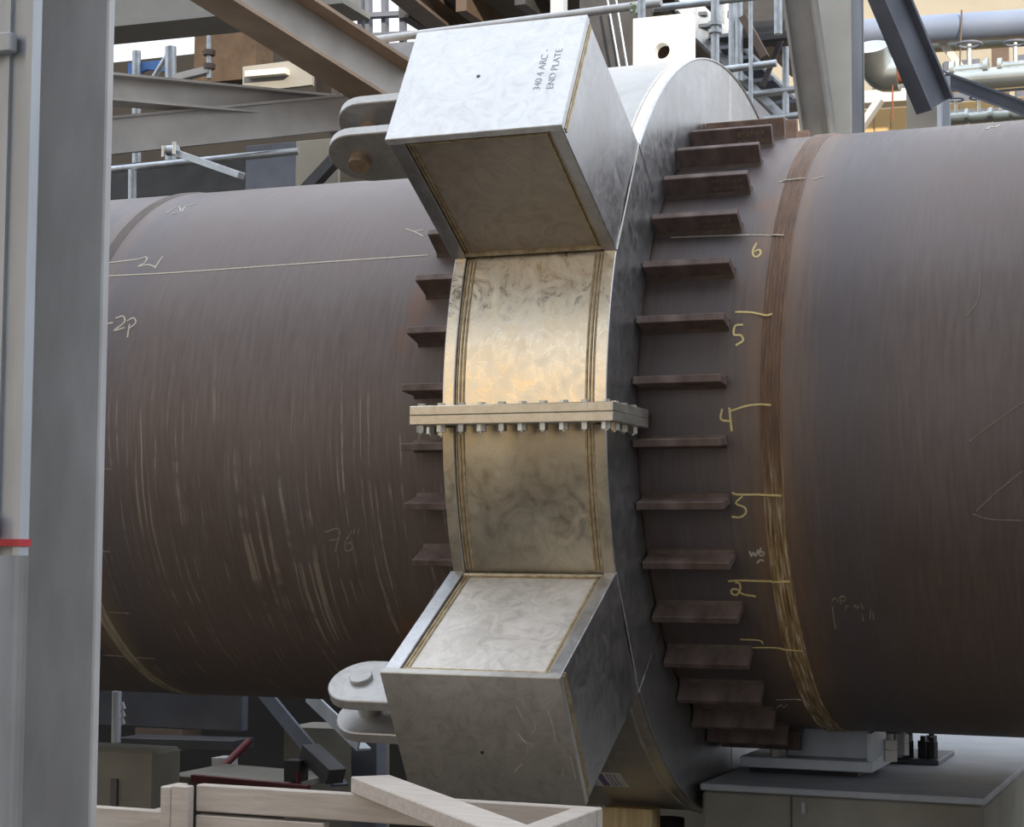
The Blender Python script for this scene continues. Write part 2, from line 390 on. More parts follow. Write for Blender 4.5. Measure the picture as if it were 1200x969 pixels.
chalk(*B, [[(478,682),(500,690),(600,690),(680,694)]], 'chalk tick above the 3', M_chalk)
chalk(*B, [[(548,918),(556,940),(564,924),(573,940),(582,912)], [(596,905),(586,930),(600,939),(606,924),(590,922)], [(578,968),(592,955),(606,960)]], 'white chalk W6', M_chalkw)
chalk(*C, [[(500,220),(518,225),(520,250),(505,272),(485,265),(488,248),(510,250),(530,268),(585,278)]], 'chalk figure 2', M_chalk)
chalk(*C, [[(470,215),(520,212),(640,215),(728,213)]], 'chalk tick above the 2', M_chalk)
chalk(*C, [[(520,456),(600,460),(614,475)], [(570,490),(650,490),(778,500)]], 'chalk ticks below the 2', M_chalk, .0045)
chalk(*C, [[(670,706),(772,702)], [(672,738),(690,726),(700,738),(716,724)]], 'faint lowest chalk tick', M_chalkw, .0035)
Dp = (pr, RR, 960, 690, 12.0)
chalk(*Dp, [[(185,240),(205,420),(235,560)], [(180,180),(205,135),(255,145),(250,190)], [(305,210),(290,120),(350,110),(370,160),(315,170)], [(370,290),(385,240),(415,250)],
            [(495,270),(500,225),(540,270),(560,225)], [(590,205),(610,280)], [(600,345),(620,450)], [(715,420),(725,290)], [(760,320),(765,430)]], 'faint chalk lettering', M_chalkf, .0035)
E1 = (pr, RR, 900, 130, 1.292)
for sc_ in ([(300,312),(318,285),(322,240)], [(305,500),(345,470),(388,440)], [(310,610),(335,618),(385,620)], [(315,606),(345,578),(385,545)]):
    chalk(*E1, [sc_], 'thin pale scratch', M_chalkf, .003, 'scratch')
chalk(pr, RR, 1040, 0, 6.056, [[(705,918),(730,900),(760,905),(800,885)]], 'white chalk squiggle on the top', M_chalkw, .008)
G1 = (pl, RL, 110, 200, 2.667); G2 = (pl, RL, 110, 520, 2.667)
chalk(*G1, [[(-60,300),(30,290),(140,277)], [(140,277),(165,270),(160,288),(138,300),(168,294),(192,301)], [(216,268),(190,306)]], 'chalk figure 21 with tick', M_chalkw, .005)
chalk(*G1, [[(-40,484),(25,480),(60,475)], [(68,462),(92,455),(95,475),(63,500),(97,490)], [(104,470),(124,460),(131,476),(108,495)], [(112,480),(105,521)]], 'chalk figure 22 with tick', M_chalkw, .0055)
chalk(*G1, [[(228,132),(262,113),(270,128),(240,136)], [(275,128),(288,112),(322,104)]], 'faint chalk 20', M_chalkw, .004)
chalk(*G1, [[(-60,337),(30,330),(230,320),(520,300),(760,283),(1045,264)]], 'long pale chalk line', M_chalkw, .0045)
chalk(*G1, [[(975,182),(1000,190),(1030,186)], [(1000,190),(1030,205)]], 'pale scuff', M_chalkw, .004)
chalk(*G2, [[(722,276),(768,268),(755,335)], [(738,302),(768,298)], [(808,272),(786,308),(788,334),(808,328),(803,308),(788,314)], [(816,264),(812,282)], [(830,261),(825,282)]], 'chalk reading 76 inches', M_chalkf, .0042)
chalk(*G2, [[(10,76),(55,80)], [(10,333),(48,338)], [(20,525),(110,530)], [(30,660),(190,672)]], 'faint chalk ticks', M_chalkf, .004)

# ------------------------------------------------------------------ the stainless clamp, two halves bolted at the flange
RO, RI = 1.29, 1.012
T = .038                                      # side-plate thickness
ZS = -.0195                                   # joint plane
up = thing('clamp_half', (-1.985, 0, ZS), 'upper stainless half of the pipe clamp, with lifting plate and bright box end', 'pipe clamp')
lo = thing('clamp_half', (-1.985, 0, -RO), 'lower stainless half of the pipe clamp, below the bolted flange, behind the crate', 'pipe clamp')
def annulus(parent, xa, xb, a0, a1, ri=RI, ro=RO, name='side_plate', mat=None, bev=.0025, rim=None):
    n = max(3, int(abs(a1-a0)/2))
    o = MB().arc([(xa, ri), (xa, ro), (xb, ro), (xb, ri)], a0, a1, n).build(name, mat or M_st_face, parent, True, bev)
    if rim:
        o.data.materials.append(rim)
        for p in o.data.polygons:
            c = p.center
            if math.hypot(c.y, c.z) > ro-.002 and abs(p.normal.x) < .5: p.material_index = 1
    return o
def bead_arc(parent, x, r, a0, a1, rad=.005, mat=None):
    pr_ = [(x+rad*math.cos(q*math.pi/3), r+rad*math.sin(q*math.pi/3)) for q in range(6)]
    return MB().arc(pr_, a0, a1, max(4, int(abs(a1-a0)))).build('weld_bead', mat or M_weldst, parent, True)
def bead(parent, pts, rad=.005):
    return MB().tube(pts, rad, 6).build('weld_bead', M_weldst, parent, True)
def half(par, sg, th):
    """sg +1 upper, -1 lower; th = angle of the box"""
    st = .4 if sg > 0 else 2.1
    dth = math.degrees(math.asin(.205/RO))
    cuts = [st, th+dth, 92, 180-st]
    for xa, xb in ((X1-T, X1), (X0, X0+T)):
        for a, b in zip(cuts[:-1], cuts[1:]):
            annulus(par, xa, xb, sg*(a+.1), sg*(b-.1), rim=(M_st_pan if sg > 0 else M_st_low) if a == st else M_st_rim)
    xi0, xi1 = X0+T, X1-T
    # curved panels between the side plates, slightly recessed
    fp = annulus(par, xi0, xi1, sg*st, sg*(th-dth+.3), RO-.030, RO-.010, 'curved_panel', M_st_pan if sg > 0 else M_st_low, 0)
    fp['label'] = 'polished golden curved panel' if sg > 0 else 'water-stained curved panel'
    annulus(par, xi0, xi1, sg*(th+dth-.3), sg*(180-st), RO-.030, RO-.004, 'curved_panel', M_st_clev if sg > 0 else M_st_shade, 0)
    # weld beads along the front panel's edges (three passes each) and along the rims further round
    for xx, d in ((xi0, 1), (xi1, -1)):
        for k in range(3):
            bead_arc(par, xx+d*(.004+.011*k), RO-.0105, sg*(st+.05), sg*(th-dth-.2), .0045)
        bead_arc(par, xx+d*.004, RO-.004, sg*(th+dth+.5), sg*92, .007, M_st_box)
    bead_arc(par, X1+.001, RO-.004, sg*(th+dth), sg*178, .004, M_st_face)
    # the box
    a = math.radians(th); n = Vector((0, -math.cos(a), sg*math.sin(a))); t = Vector((0, math.sin(a), sg*math.cos(a)))
    def Q(x, q, s): return Vector((x, 0, 0)) + n*q + t*s
    HS, QE, QI = .205, 1.787, 1.235
    def slab(name, mat, xa, xb, qa, qb, sa, sb, bev=.002, parent=par):
        return MB().prism([Q(xa, qa, sa), Q(xa, qb, sa), Q(xa, qb, sb), Q(xa, qa, sb)], (xb-xa, 0, 0)).build(name, mat, parent, False, bev)
    ep = slab('end_plate', M_st_end if sg > 0 else M_st_shade, X0-.012, X1+.002, QE, QE+.024, -HS-.002, HS+.002)
    for xa, xb in ((X1-T, X1), (X0-.008, X0+T)):
        qi = 1.272
        slab('box_side_plate', M_st_face, xa, xb, qi, QE, -HS, HS)
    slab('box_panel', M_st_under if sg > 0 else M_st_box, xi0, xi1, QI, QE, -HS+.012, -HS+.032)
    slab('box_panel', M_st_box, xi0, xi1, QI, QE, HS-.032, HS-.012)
    # welds inside the box's recessed faces, at the end plate and on the right side face
    s = -HS+.011
    for xx, d in ((xi0, 1), (xi1, -1)):
        for k in range(2):
            bead(par, [Q(xx+d*(.005+.011*k), 1.285, s), Q(xx+d*(.005+.011*k), QE-.01, s)], .0045)
    for k in range(2): bead(par, [Q(xi0+.01, QE-.006-.011*k, s), Q(xi1-.01, QE-.006-.011*k, s)], .0045)
    bead(par, [Q(xi0, 1.282, s-.002), Q(xi1, 1.282, s-.002)], .008)
    for k in range(2): bead(par, [Q(X1+.0005, QE-.006-.012*k, -HS+.01), Q(X1+.0005, QE-.006-.012*k, HS-.01)], .0045)
    MB().tube([Q(X1+.0005, 1.276, -HS), Q(X1+.0005, 1.276, HS)], .004, 6).build('weld_bead', M_st_shade, par, True)
    # small centre hole in the end plate: a dark plug set in a countersink
    hc = Q(-2.015 if sg > 0 else -2.0, QE+.0245, .005 if sg > 0 else .045)
    MB().tube([hc - n*.004, hc + n*.0006], .0055, 10).build('vent_hole', M_dark, ep)
    # clevis plates and pin on the left of the box
    if sg > 0: plates, qc, xc = ((-.150, -.118), (-.030, .003)), 1.682, -2.392
    else: plates, qc, xc = ((-.105, -.072), (.005, .038)), 1.705, -2.375
    hw = .100
    for sa, sb in plates:
        out = [(X0-.004, qc-hw), (xc, qc-hw)] + [(xc-hw*math.sin(u), qc-hw*math.cos(u)) for u in [math.pi*i/14 for i in range(1, 14)]] + [(xc, qc+hw), (X0-.004, qc+hw)]
        MB().prism([Q(x, q, sa) for x, q in out], t*(sb-sa)).build('clevis_plate', M_st_clev, par, True, .003)
    s0, s1 = plates[0][0], plates[1][1]
    pn = MB().tube([Q(xc-.004, qc-.004, s0-(.026 if sg > 0 else .014)), Q(xc-.004, qc-.004, s1+.016)], .033, 24).build('clevis_pin', M_pin if sg > 0 else M_st_clev, par, True, .002)
    # flange plate, front and rear
    z0, z1 = (ZS+.0005, .008) if sg > 0 else (-.047, ZS-.0005)
    fl = None
    for y0, y1 in ((-1.362, -1.035), (1.035, 1.362)):
        f_ = MB().box((-2.312, y0, z0), (-1.686, y1, z1)).build('flange_plate', M_st_rim, par, False, .002)
        fl = fl or f_
    return ep, fl, Q
ep_u, fl_u, QU = half(up, 1, 30.0)
ep_l, fl_l, QL = half(lo, -1, 30.6)
# flange bolts: head on top, nut and shank end below
def hexa(mb, r, z0, z1):
    pts = [(r*math.cos(math.pi/3*k+.3), r*math.sin(math.pi/3*k+.3), z0) for k in range(6)]
    mb.prism(pts, (0, 0, z1-z0))
mb = MB(); hexa(mb, .0125, .008, .0165); hexa(mb, .0148, -.068, -.047); mb.tube([(0,0,.012), (0,0,-.072)], .0058, 8)
bolt_me = mb.mesh('flange_bolt', M_bolt)
for ysg in (-1, 1):
    spots = [(-2.285+.0635*k, 1.335) for k in range(10)] + [(-1.713, 1.265), (-1.713, 1.185), (-1.713, 1.105), (-2.285, 1.265), (-2.285, 1.185), (-2.285, 1.105)]
    for k, (x, y) in enumerate(spots):
        inst('flange_bolt', bolt_me, fl_u, Matrix.Translation((x, ysg*y, 0)) @ Matrix.Rotation(.5*k, 4, 'Z'))
# lifting plate with a round eye
def plate_with_hole(mb, x0, x1, z0, z1, hx, hz, hr, y0, y1, n=32):
    ring = []; sq = []
    for k in range(n):
        a = 2*math.pi*k/n; ca, sa = math.cos(a), math.sin(a)
        ring.append((hx+hr*ca, hz+hr*sa))
        m = min(((x1-hx)/ca if ca > 1e-9 else (x0-hx)/ca if ca < -1e-9 else 1e9), ((z1-hz)/sa if sa > 1e-9 else (z0-hz)/sa if sa < -1e-9 else 1e9))
        sq.append((hx+m*ca, hz+m*sa))
    for c in ((x0,z0),(x1,z0),(x1,z1),(x0,z1)):
        k = min(range(n), key=lambda i: (sq[i][0]-c[0])**2+(sq[i][1]-c[1])**2); sq[k] = c
    v = []; f = []
    for y in (y0, y1):
        v += [(x, y, z) for x, z in ring] + [(x, y, z) for x, z in sq]
    for k in range(n):
        j = (k+1) % n
        f += [(k, j, n+j, n+k), (2*n+k, 3*n+k, 3*n+j, 2*n+j), (k, 2*n+k, 2*n+j, j), (n+k, n+j, 3*n+j, 3*n+k)]
    mb.add(v, f)
mb = MB(); plate_with_hole(mb, -2.061, -1.842, 1.272, 1.489, -1.953, 1.362, .0285, -.055, -.010)
lp = mb.build('lifting_plate', M_plate, up, False, .0015); lp['label'] = 'square lifting plate with a round eye'
# stencilled lettering on the upper end plate
def lettering(body, size, origin, xdir, ydir, mat, parent, label):
    cu = bpy.data.curves.new('lettering', 'FONT'); cu.body = body; cu.size = size; cu.extrude = .0004; cu.offset = -.0004
    tmp = bpy.data.objects.new('tmp', cu); coll.objects.link(tmp); bpy.context.view_layer.update()
    me = bpy.data.meshes.new_from_object(tmp.evaluated_get(bpy.context.evaluated_depsgraph_get()))
    bpy.data.objects.remove(tmp); me.materials.clear(); me.materials.append(mat)
    xd = Vector(xdir).normalized(); yd = Vector(ydir).normalized(); zd = xd.cross(yd)
    Mt = Matrix.Identity(4)
    for i in range(3): Mt[i][0], Mt[i][1], Mt[i][2], Mt[i][3] = xd[i], yd[i], zd[i], origin[i]
    o = inst('lettering', me, parent, Mt); o['label'] = label
nU = QU(0,1,0); tU = QU(0,0,1)
lettering('340 4 ARC -', .030, QU(-1.817, 1.8115, -.070), tU, (-1,0,0), M_ink, ep_u, 'stencilled 340 4 ARC')
lettering('END PLATE', .030, QU(-1.778, 1.8115, -.070), tU, (-1,0,0), M_ink, ep_u, 'stencilled END PLATE')
def plate_scratch(Qf, px_pts, q, parent, sg_, w=.0022):
    nn = Qf(0, 1, 0); mb = MB(); pts = []
    for x, y in px_pts:
        d = ray(x, y); k = (q-CAM.dot(np.array(nn)))/d.dot(np.array(nn)); pts.append(Vector(CAM+d*k))
    v = []; f = []
    for i, p in enumerate(pts):
        tt = (pts[min(i+1, len(pts)-1)]-pts[max(i-1, 0)]).normalized(); sdv = tt.cross(nn)*w/2
        v += [p-sdv, p+sdv, p+sdv-nn*.002, p-sdv-nn*.002]
        if i: a, b = 4*i-4, 4*i; f += [(a, a+1, b+1, b), (a+1, a+2, b+2, b+1), (a+3, a, b, b+3)]
    mb.add(v, f); mb.build('scratch', M_chalkw, parent)
for sp_pts in ([(604,827),(610,838),(614,845)], [(622,862),(627,855),(628,846)], [(634,835),(639,826),(645,821)], [(617,880),(620,870),(623,873)], [(655,917),(659,908),(660,900)],
               [(641,832),(648,850),(651,868)], [(603,905),(608,900),(613,893)], [(606,858),(613,868),(618,872)], [(668,886),(672,900),(675,915)]):
    plate_scratch(QL, sp_pts, 1.8118, ep_l, -1)
# sticker on the lower shell
def shell_patch(mb, xa, xb, a0, a1, r0, r1): mb.arc([(xa, r0), (xa, r1), (xb, r1), (xb, r0)], a0, a1, 4)
mb = MB(); shell_patch(mb, -2.015, -1.900, -59.2, -64.3, RO-.005, RO-.0032)
stk = mb.build('sticker', M_white, lo); stk['label'] = 'white and violet delivery sticker'
mb = MB(); shell_patch(mb, -1.985, -1.962, -59.6, -64.0, RO-.004, RO-.0026)
for x in (-1.950, -1.940, -1.927): shell_patch(mb, x, x+.003, -59.6, -64.0, RO-.004, RO-.0026)
mb.build('sticker_print', M_violet, stk)

# ------------------------------------------------------------------ steel sections
def frame_between(p0, p1, upv=(0,0,1)):
    p0, p1 = Vector(p0), Vector(p1); x = (p1-p0).normalized(); u = Vector(upv); y = u.cross(x).normalized(); z = x.cross(y)
    Mt = Matrix.Identity(4)
    for i in range(3): Mt[i][0], Mt[i][1], Mt[i][2], Mt[i][3] = x[i], y[i], z[i], p0[i]
    return Mt, (p1-p0).length
def ibeam(name, p0, p1, depth, width, tf, tw, mat, label, cat='beam', upv=(0,0,1), group=None, matf=None):
    Mt, L = frame_between(p0, p1, upv)
    o = thing(name, p0, label, cat, group)
    MB().box((0, -tw/2, -depth/2+tf), (L, tw/2, depth/2-tf), Mt).build('web', mat, o)
    MB().box((0, -width/2, depth/2-tf), (L, width/2, depth/2), Mt).build('flange', matf or mat, o)
    MB().box((0, -width/2, -depth/2), (L, width/2, -depth/2+tf), Mt).build('flange', matf or mat, o)
    return o
def bar(name, p0, p1, a, b, mat, label, cat, upv=(0,0,1), group=None, bev=.002):
    Mt, L = frame_between(p0, p1, upv)
    o = MB().box((0, -a/2, -b/2), (L, a/2, b/2), Mt).build(name, mat, None, False, bev); return tag(o, label, cat, group)
def angle_iron(name, p0, p1, a, tk, mat, label, cat, upv=(0,0,1)):
    Mt, L = frame_between(p0, p1, upv); o = thing(name, p0, label, cat)
    MB().box((0, 0, 0), (L, a, tk), Mt).build('leg', mat, o); MB().box((0, 0, tk), (L, tk, a), Mt).build('leg', mat, o); return o
def tube(name, p0, p1, r, mat, label, cat, group=None, n=14):
    o = MB().tube([p0, p1], r, n).build(name, mat, None, True); return tag(o, label, cat, group)

# ------------------------------------------------------------------ near column and hanging rail on the left
ct = thing('steel_column', (-1.985, -3.6, -2.1), 'near galvanised H-column at the left edge, standing in front of the big pipe', 'column')
MB().box((-2.169, -3.6, -2.1), (-1.847, -3.578, 3.2)).build('flange', M_galv, ct, False, .003)
MB().box((-2.169, -3.97, -2.1), (-1.847, -3.948, 3.2)).build('flange', M_galv, ct, False, .003)
mb = MB(); mb.box((-2.016, -3.948, -2.1), (-2.000, -3.6, 3.2))
mb.prism([(-2.0, -3.6, -2.1), (-1.984, -3.6, -2.1), (-1.990, -3.604, -2.1), (-1.996, -3.610, -2.1), (-2.0, -3.618, -2.1)], (0, 0, 5.3))
mb.build('web', M_galv, ct)
rl = thing('cable_rail', (-1.66, -4.1, -.43), 'pale galvanised rail strapped upright in front of the column, red tape at its lower end', 'rail')
MB().box((-1.735, -4.10, -.425), (-1.627, -4.094, 2.2)).build('rail_web', M_galvl, rl)
MB().box((-1.632, -4.115, -.425), (-1.621, -4.094, 2.2)).build('rail_lip', M_galvl, rl)
MB().box((-1.674, -4.107, -.425), (-1.666, -4.0995, 2.2)).build('rail_lip', M_galvl, rl)
for z in (.307, -.385):
    MB().box((-1.74, -4.125, z-.012), (-1.652 if z > 0 else -1.662, -4.107, z+.016)).build('strap_clip', M_galvl, rl, False, .002)
MB().box((-1.738, -4.119, -.412), (-1.619, -4.09, -.402)).build('tape', M_red, rl)

# ------------------------------------------------------------------ overhead steel, left
ibeam('plate_girder', at(40, -22, 5.0), at(420, -66, 5.0), .95, .42, .04, .03, M_girder, 'pale plate girder high at the left, above the thinner beams', 'girder')
ibeam('steel_beam', at(60, 98, 2.0), at(440, 133, 3.9), .155, .16, .014, .012, M_beam, 'grey I-beam just under the pale girder, sloping down to the right')
ibeam('steel_beam', at(60, 166, 2.1), at(440, 128, 3.7), .21, .05, .014, .014, M_beam, 'lower grey beam crossing just above the big pipe, rising to the right')
ibeam('steel_beam', at(150, -95, 1.9), at(470, 108, 3.7), .30, .26, .022, .016, M_beam, 'large diagonal I-beam with brown underside coming down from the top left', matf=M_beamb)
st = thing('steel_post', at(430, 200, 4.3), 'dark brown post behind the meeting point of the overhead beams', 'post')
MB().box((at(440, 300, 4.3).x, 4.3, -2.1), tuple(at(475, 122, 4.6))).build('post_body', M_brown, st)
bar('concrete_pier', Vector((at(373, 200, 4.0).x, 4.0, -2.1)), at(373, 164, 4.0), .30, .03, M_cream, 'cream pier below the meeting beams, left of the upper clevis', 'pier', (0,1,0))
angle_iron('angle_brace', at(355, 230, 3.9), at(400, 182, 3.85), .07, .01, M_dark, 'short dark angle brace in front of the cream pier', 'brace')
tube('guard_rail', at(80, 204, 2.9), at(350, 177, 3.2), .022, M_scaf, 'thin galvanised rail running just above the left pipe', 'rail')
tube('scaffold_post', at(155, 300, 2.95), at(155, 199, 2.95), .024, M_scaf, 'short galvanised post holding the thin rail, near the column', 'tube')
cl = thing('tube_coupler', at(202, 176, 2.0), 'bright tube coupler bolted under the lower grey beam', 'coupler')
mb = MB(); c0 = at(202, 176, 1.95)
mb.tube([c0+Vector((-.03,0,0)), c0+Vector((.03,0,0))], .028, 12); mb.build('collar', M_scaf, cl, True)
MB().tube([c0+Vector((-.035,-.03,.02)), c0+Vector((-.035,-.03,-.04))], .010, 8).build('coupler_bolt', M_bolt, cl)
MB().tube([c0+Vector((.03,-.03,.035)), c0+Vector((.03,-.03,-.03))], .010, 8).build('coupler_bolt', M_bolt, cl)
bar('angle_strut', at(206, 179, 1.97), at(283, 206, 1.9), .05, .035, M_scaf, 'short bright strut sloping down right from the coupler', 'strut')
bar('steel_stanchion', Vector((at(322, 200, 5.5).x, 5.5, -2.1)), at(322, 170, 5.5), .42, .1, M_bluegrey, 'dark purple-grey stanchion left of the cream pier', 'post', (0,1,0))
bar('steel_beam', at(40, 225, 6.2), at(330, 203, 6.2), .3, .28, M_dark, 'dark beam far behind the thin rail', 'beam')
# things seen between the girder and the I-beam
bar('steel_beam', at(238, 75, 7.5), at(310, 68, 7.5), .3, .42, M_brown_shade, 'brown primed beam end behind the girder', 'beam')
tube('scaffold_tube', at(160, 200, 6.3), at(160, 60, 6.3), .035, M_scaf, 'upright tube nearest the column, behind the grey I-beam', 'tube')
tube('scaffold_tube', at(200, 200, 6.2), at(200, 55, 6.2), .045, M_scaf, 'thicker upright tube between girder and I-beam', 'tube')
tube('scaffold_tube', at(172, 104, 6.24), at(198, 62, 6.24), .022, M_scaf, 'thin slanting tube beside the blue tarp', 'tube')
mb = MB(); p = [at(150, 74, 6.33), at(192, 70, 6.33), at(194, 84, 6.33), at(172, 81, 6.33), at(150, 92, 6.33)]; mb.prism(p, (0, .04, 0))
tag(mb.build('tarp', M_blue), 'small blue tarp glimpsed under the pale girder', 'tarp')
vs = thing('rod_hanger', at(245, 78, 4.85), 'rusty threaded hanger with nuts under the pale girder', 'hanger')
MB().tube([at(245, 92, 4.85), at(245, 42, 4.85)], .018, 10).build('rod', M_scaf, vs, True)
for yy in (62, 78): MB().tube([at(245, yy+3, 4.85), at(245, yy-3, 4.85)], .045, 6).build('nut', M_brown, vs)
bar('steel_strut', at(290, 88, 7.27), at(337, 84, 7.27), .09, .05, M_beamw, 'short pale strut under the girder by the diagonal beam', 'strut')
bar('steel_strut', at(205, 92, 4.85), at(246, 82, 4.85), .06, .05, M_beam, 'short grey bracket arm beside the rusty hanger', 'bracket')
bar('pale_panel', at(326, 105, 7.33), at(326, 74, 7.33), .66, .05, M_girder, 'pale panel glimpsed behind the diagonal beam', 'panel', (0,1,0))
# to the right of the diagonal beam
bar('pale_panel', at(353, 60, 6.0), at(353, -30, 6.0), .24, .06, M_beamw, 'pale panel above the diagonal beam at the top edge', 'panel', (0,1,0))
bar('steel_post', at(384, 120, 5.8), at(384, -40, 5.8), .13, .13, M_brown, 'dark brown post beside two bright upright tubes at the top', 'post', (0,1,0))
tube('scaffold_tube', at(402, 130, 5.4), at(402, -30, 5.4), .018, M_scaf, 'left one of two bright upright tubes beside the window', 'tube')
tube('scaffold_tube', at(408, 130, 5.4), at(408, -30, 5.4), .022, M_scaf, 'right one of two bright upright tubes beside the window', 'tube')
# barred window in the far wall: open to the sky
wn = thing('window_frame', at(446, 92, 12), 'barred opening full of white sky left of the upper box', 'window')
def wbar(a, b, w, mat=M_bluegrey, nm='glazing_bar'):
    Mt, L = frame_between(a, b, (0, 1, 0)); MB().box((0, -w/2, -.05), (L, w/2, .05), Mt).build(nm, mat, wn)
for yy, w in ((20, .05), (45, .07), (66, .22), (80, .07)): wbar(at(408, yy, 12), at(500, yy-5, 12), w)
for xx in (424, 433, 452, 473): wbar(at(xx, 100, 12.1), at(xx-1, -5, 12.1), .05)
# dark roof deck and its joists behind the upper box
DX = at(500, 20, 9).x
dk = thing('floor_deck', at(600, -10, 6), 'dark steel deck overhead, seen from below behind the upper box', 'deck')
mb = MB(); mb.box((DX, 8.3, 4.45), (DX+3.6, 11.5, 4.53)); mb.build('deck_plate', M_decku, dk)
for k in range(7):
    x = DX+.05+.55*k
    MB().box((x, 8.3, 4.27), (x+.10, 11.5, 4.45)).build('joist', M_brown if k % 2 else M_dark, dk)
ibeam('steel_beam', at(452, -30, 7.0), at(545, 45, 9.5), .20, .2, .03, .02, M_brown, 'dark slanting beam across the barred window', 'beam')
bar('wall_panel', at(722, 140, 8.0), at(722, -20, 8.0), .62, .06, M_dark, 'dark panel with hanging cables left of the lifting plate', 'panel', (0,1,0))
for i, (xa, xb) in enumerate(((712, 728), (722, 737))):
    tube('hanging_cable', at(xa, 0, 7.8), at(xb, 90, 7.8), .010, M_scaf, ('left' if i == 0 else 'right')+' one of two thin cables on the dark panel beside the lifting plate', 'cable')
bar('steel_post', at(655, 60, 6.5), at(655, -20, 6.5), .10, .1, M_galvl, 'pale short post under the deck above the upper box', 'post', (0,1,0))
tube('guard_rail', at(385, 54, 3.6), at(775, 3, 3.5), .024, M_galv, 'long dull tube crossing right above the upper box', 'tube')
mb = MB()
for k in range(9):
    a = at(745+random.uniform(-6, 6), 8+random.uniform(-6, 8), 3.4); mb.tube([a, a+Vector((random.uniform(-.03, .03), random.uniform(-.02, .02), random.uniform(-.05, .01)))], .008, 5)
tag(mb.build('tape_knot', simple('green_tape', (.30, .36, .26), (.42, .48, .36), 30)), 'knot of pale green tape on the tube end above the lifting plate', 'tape')

# ------------------------------------------------------------------ scaffold and stairs, centre right
def upright(px, y0, y1, Y, r, label): return tube('scaffold_tube', at(px, y1, Y), at(px-.5, y0, Y), r, M_scaf, label, 'tube')
u1 = thing('scaffold_post', at(838, 160, 3.0), 'near scaffold upright with a double collar right of the lifting plate', 'tube')
MB().tube([at(838, 170, 3.0), at(838, -20, 3.0)], .022, 14).build('post_tube', M_scaf, u1, True)
for yy in (28, 37): MB().tube([at(838, yy+2.2, 3.0), at(838, yy-2.2, 3.0)], .036, 14).build('collar', M_scaf, u1, True)
upright(752, -20, 22, 3.3, .022, 'short scaffold upright directly above the lifting plate')
upright(851, -20, 90, 7.2, .066, 'broad pale upright behind the collared scaffold post')
upright(858, -20, 120, 5.0, .022, 'scaffold upright second to the right of the collared post')
upright(866, -20, 95, 5.2, .026, 'scaffold upright third to the right of the collared post')
upright(880, -20, 150, 4.5, .013, 'thin scaffold upright left of the plank deck')
upright(912, -20, 40, 4.2, .024, 'short scaffold upright hanging at the plank deck, beside the slanted brace')
upright(921, 55, 165, 5.4, .022, 'scaffold upright just left of the slanted brace')
tube('scaffold_tube', at(765, 10, 3.6), at(925, -8, 3.9), .020, M_scaf, 'top ledger tube crossing above the lifting plate', 'tube')
tube('scaffold_tube', at(846, 82, 4.52), at(910, 74, 4.52), .022, M_scaf, 'ledger tube crossing at the clamp top, upper of two', 'tube')
tube('scaffold_tube', at(872, 112, 5.4), at(938, 104, 5.4), .024, M_scaf, 'ledger tube below the bright gap, lower of two', 'tube')
tube('scaffold_tube', at(895, 140, 5.4), at(945, 134, 5.4), .024, M_scaf, 'lowest ledger tube just above the right pipe', 'tube')
sf = thing('stair_flight', at(900, 120, 6), 'bright aluminium stair flight sloping down right behind the lifting plate', 'stairs')
for i, dy in enumerate((-14, -4, 9, 20)):
    Mt, L = frame_between(at(795, 0+dy, 5.6), at(930, 132+dy, 6.2)); MB().box((0, -.02, -.03), (L, .02, .03), Mt).build('stringer' if i % 2 else 'handrail', M_scaf, sf)
for k in range(10):
    a = at(800+13*k, 10+12.7*k, 5.8); MB().box((a.x-.02, a.y-.12, a.z-.012), (a.x+.12, a.y+.25, a.z+.012)).build('tread', M_bluegrey, sf)
sc = thing('plank_deck', at(895, 45, 6), 'dark planked scaffold deck left of the slanted brace, seen from below', 'deck')
for k in range(7):
    a = at(865, 46-7.5*k, 5.4+.35*k); b = at(925, 41-7.5*k, 5.4+.35*k)
    Mt, L = frame_between(a, b); MB().box((0, -.13, -.03), (L, .13, .03), Mt).build('plank', M_dark, sc)
bar('cross_brace', at(893, 102, 5.3), at(916, 46, 5.3), .03, .03, M_dark, 'dark thin brace rising right under the plank deck', 'brace')
bar('cross_brace', at(871, 20, 5.0), at(897, 68, 5.0), .07, .05, M_brown, 'brown strut falling right beside the plank deck', 'brace')
bar('steel_beam', at(880, 46, 5.2), at(925, 41, 5.2), .06, .05, M_dark, 'dark edge beam of the plank deck', 'beam')
# ------------------------------------------------------------------ right: post, braces
sp = thing('steel_column', at(978, 500, 1.9), 'pale square column behind the right pipe, beside the slanted brace', 'column')
pa, pb = at(945, 300, 1.9), at(945, -60, 1.9)
xl, xr_ = at(940, 80, 1.9).x, at(997, 80, 1.9).x
MB().box((xl, 1.9, -2.1), (xr_, 1.915, 3.2)).build('flange', M_beamw, sp)
MB().box((xl, 2.17, -2.1), (xr_+.004, 2.185, 3.2)).build('flange', M_beam, sp)
MB().box(((xl+xr_)/2-.006, 1.915, -2.1), ((xl+xr_)/2+.006, 2.17, 3.2)).build('web', M_bluegrey, sp)
MB().box((xr_-.004, 1.915, -2.1), (xr_, 2.17, 3.2)).build('side_plate', M_bluegrey, sp)
ibeam('slanted_brace', at(967, 210, 1.7), at(932, -40, 1.7), .135, .12, .012, .012, M_brace, 'slanted grey brace leaning against the pale column', 'brace', (0,0,1))
s2 = thing('steel_post', at(1085, 160, 2.2), 'short grey post behind the right pipe, carrying the dark slanted channel', 'post')
xa, xb = at(1062, 110, 2.2).x, at(1098, 110, 2.2).x
MB().box((xa, 2.2, -2.1), (xb, 2.215, at(1080, 70, 2.2).z)).build('flange', M_beamw, s2)
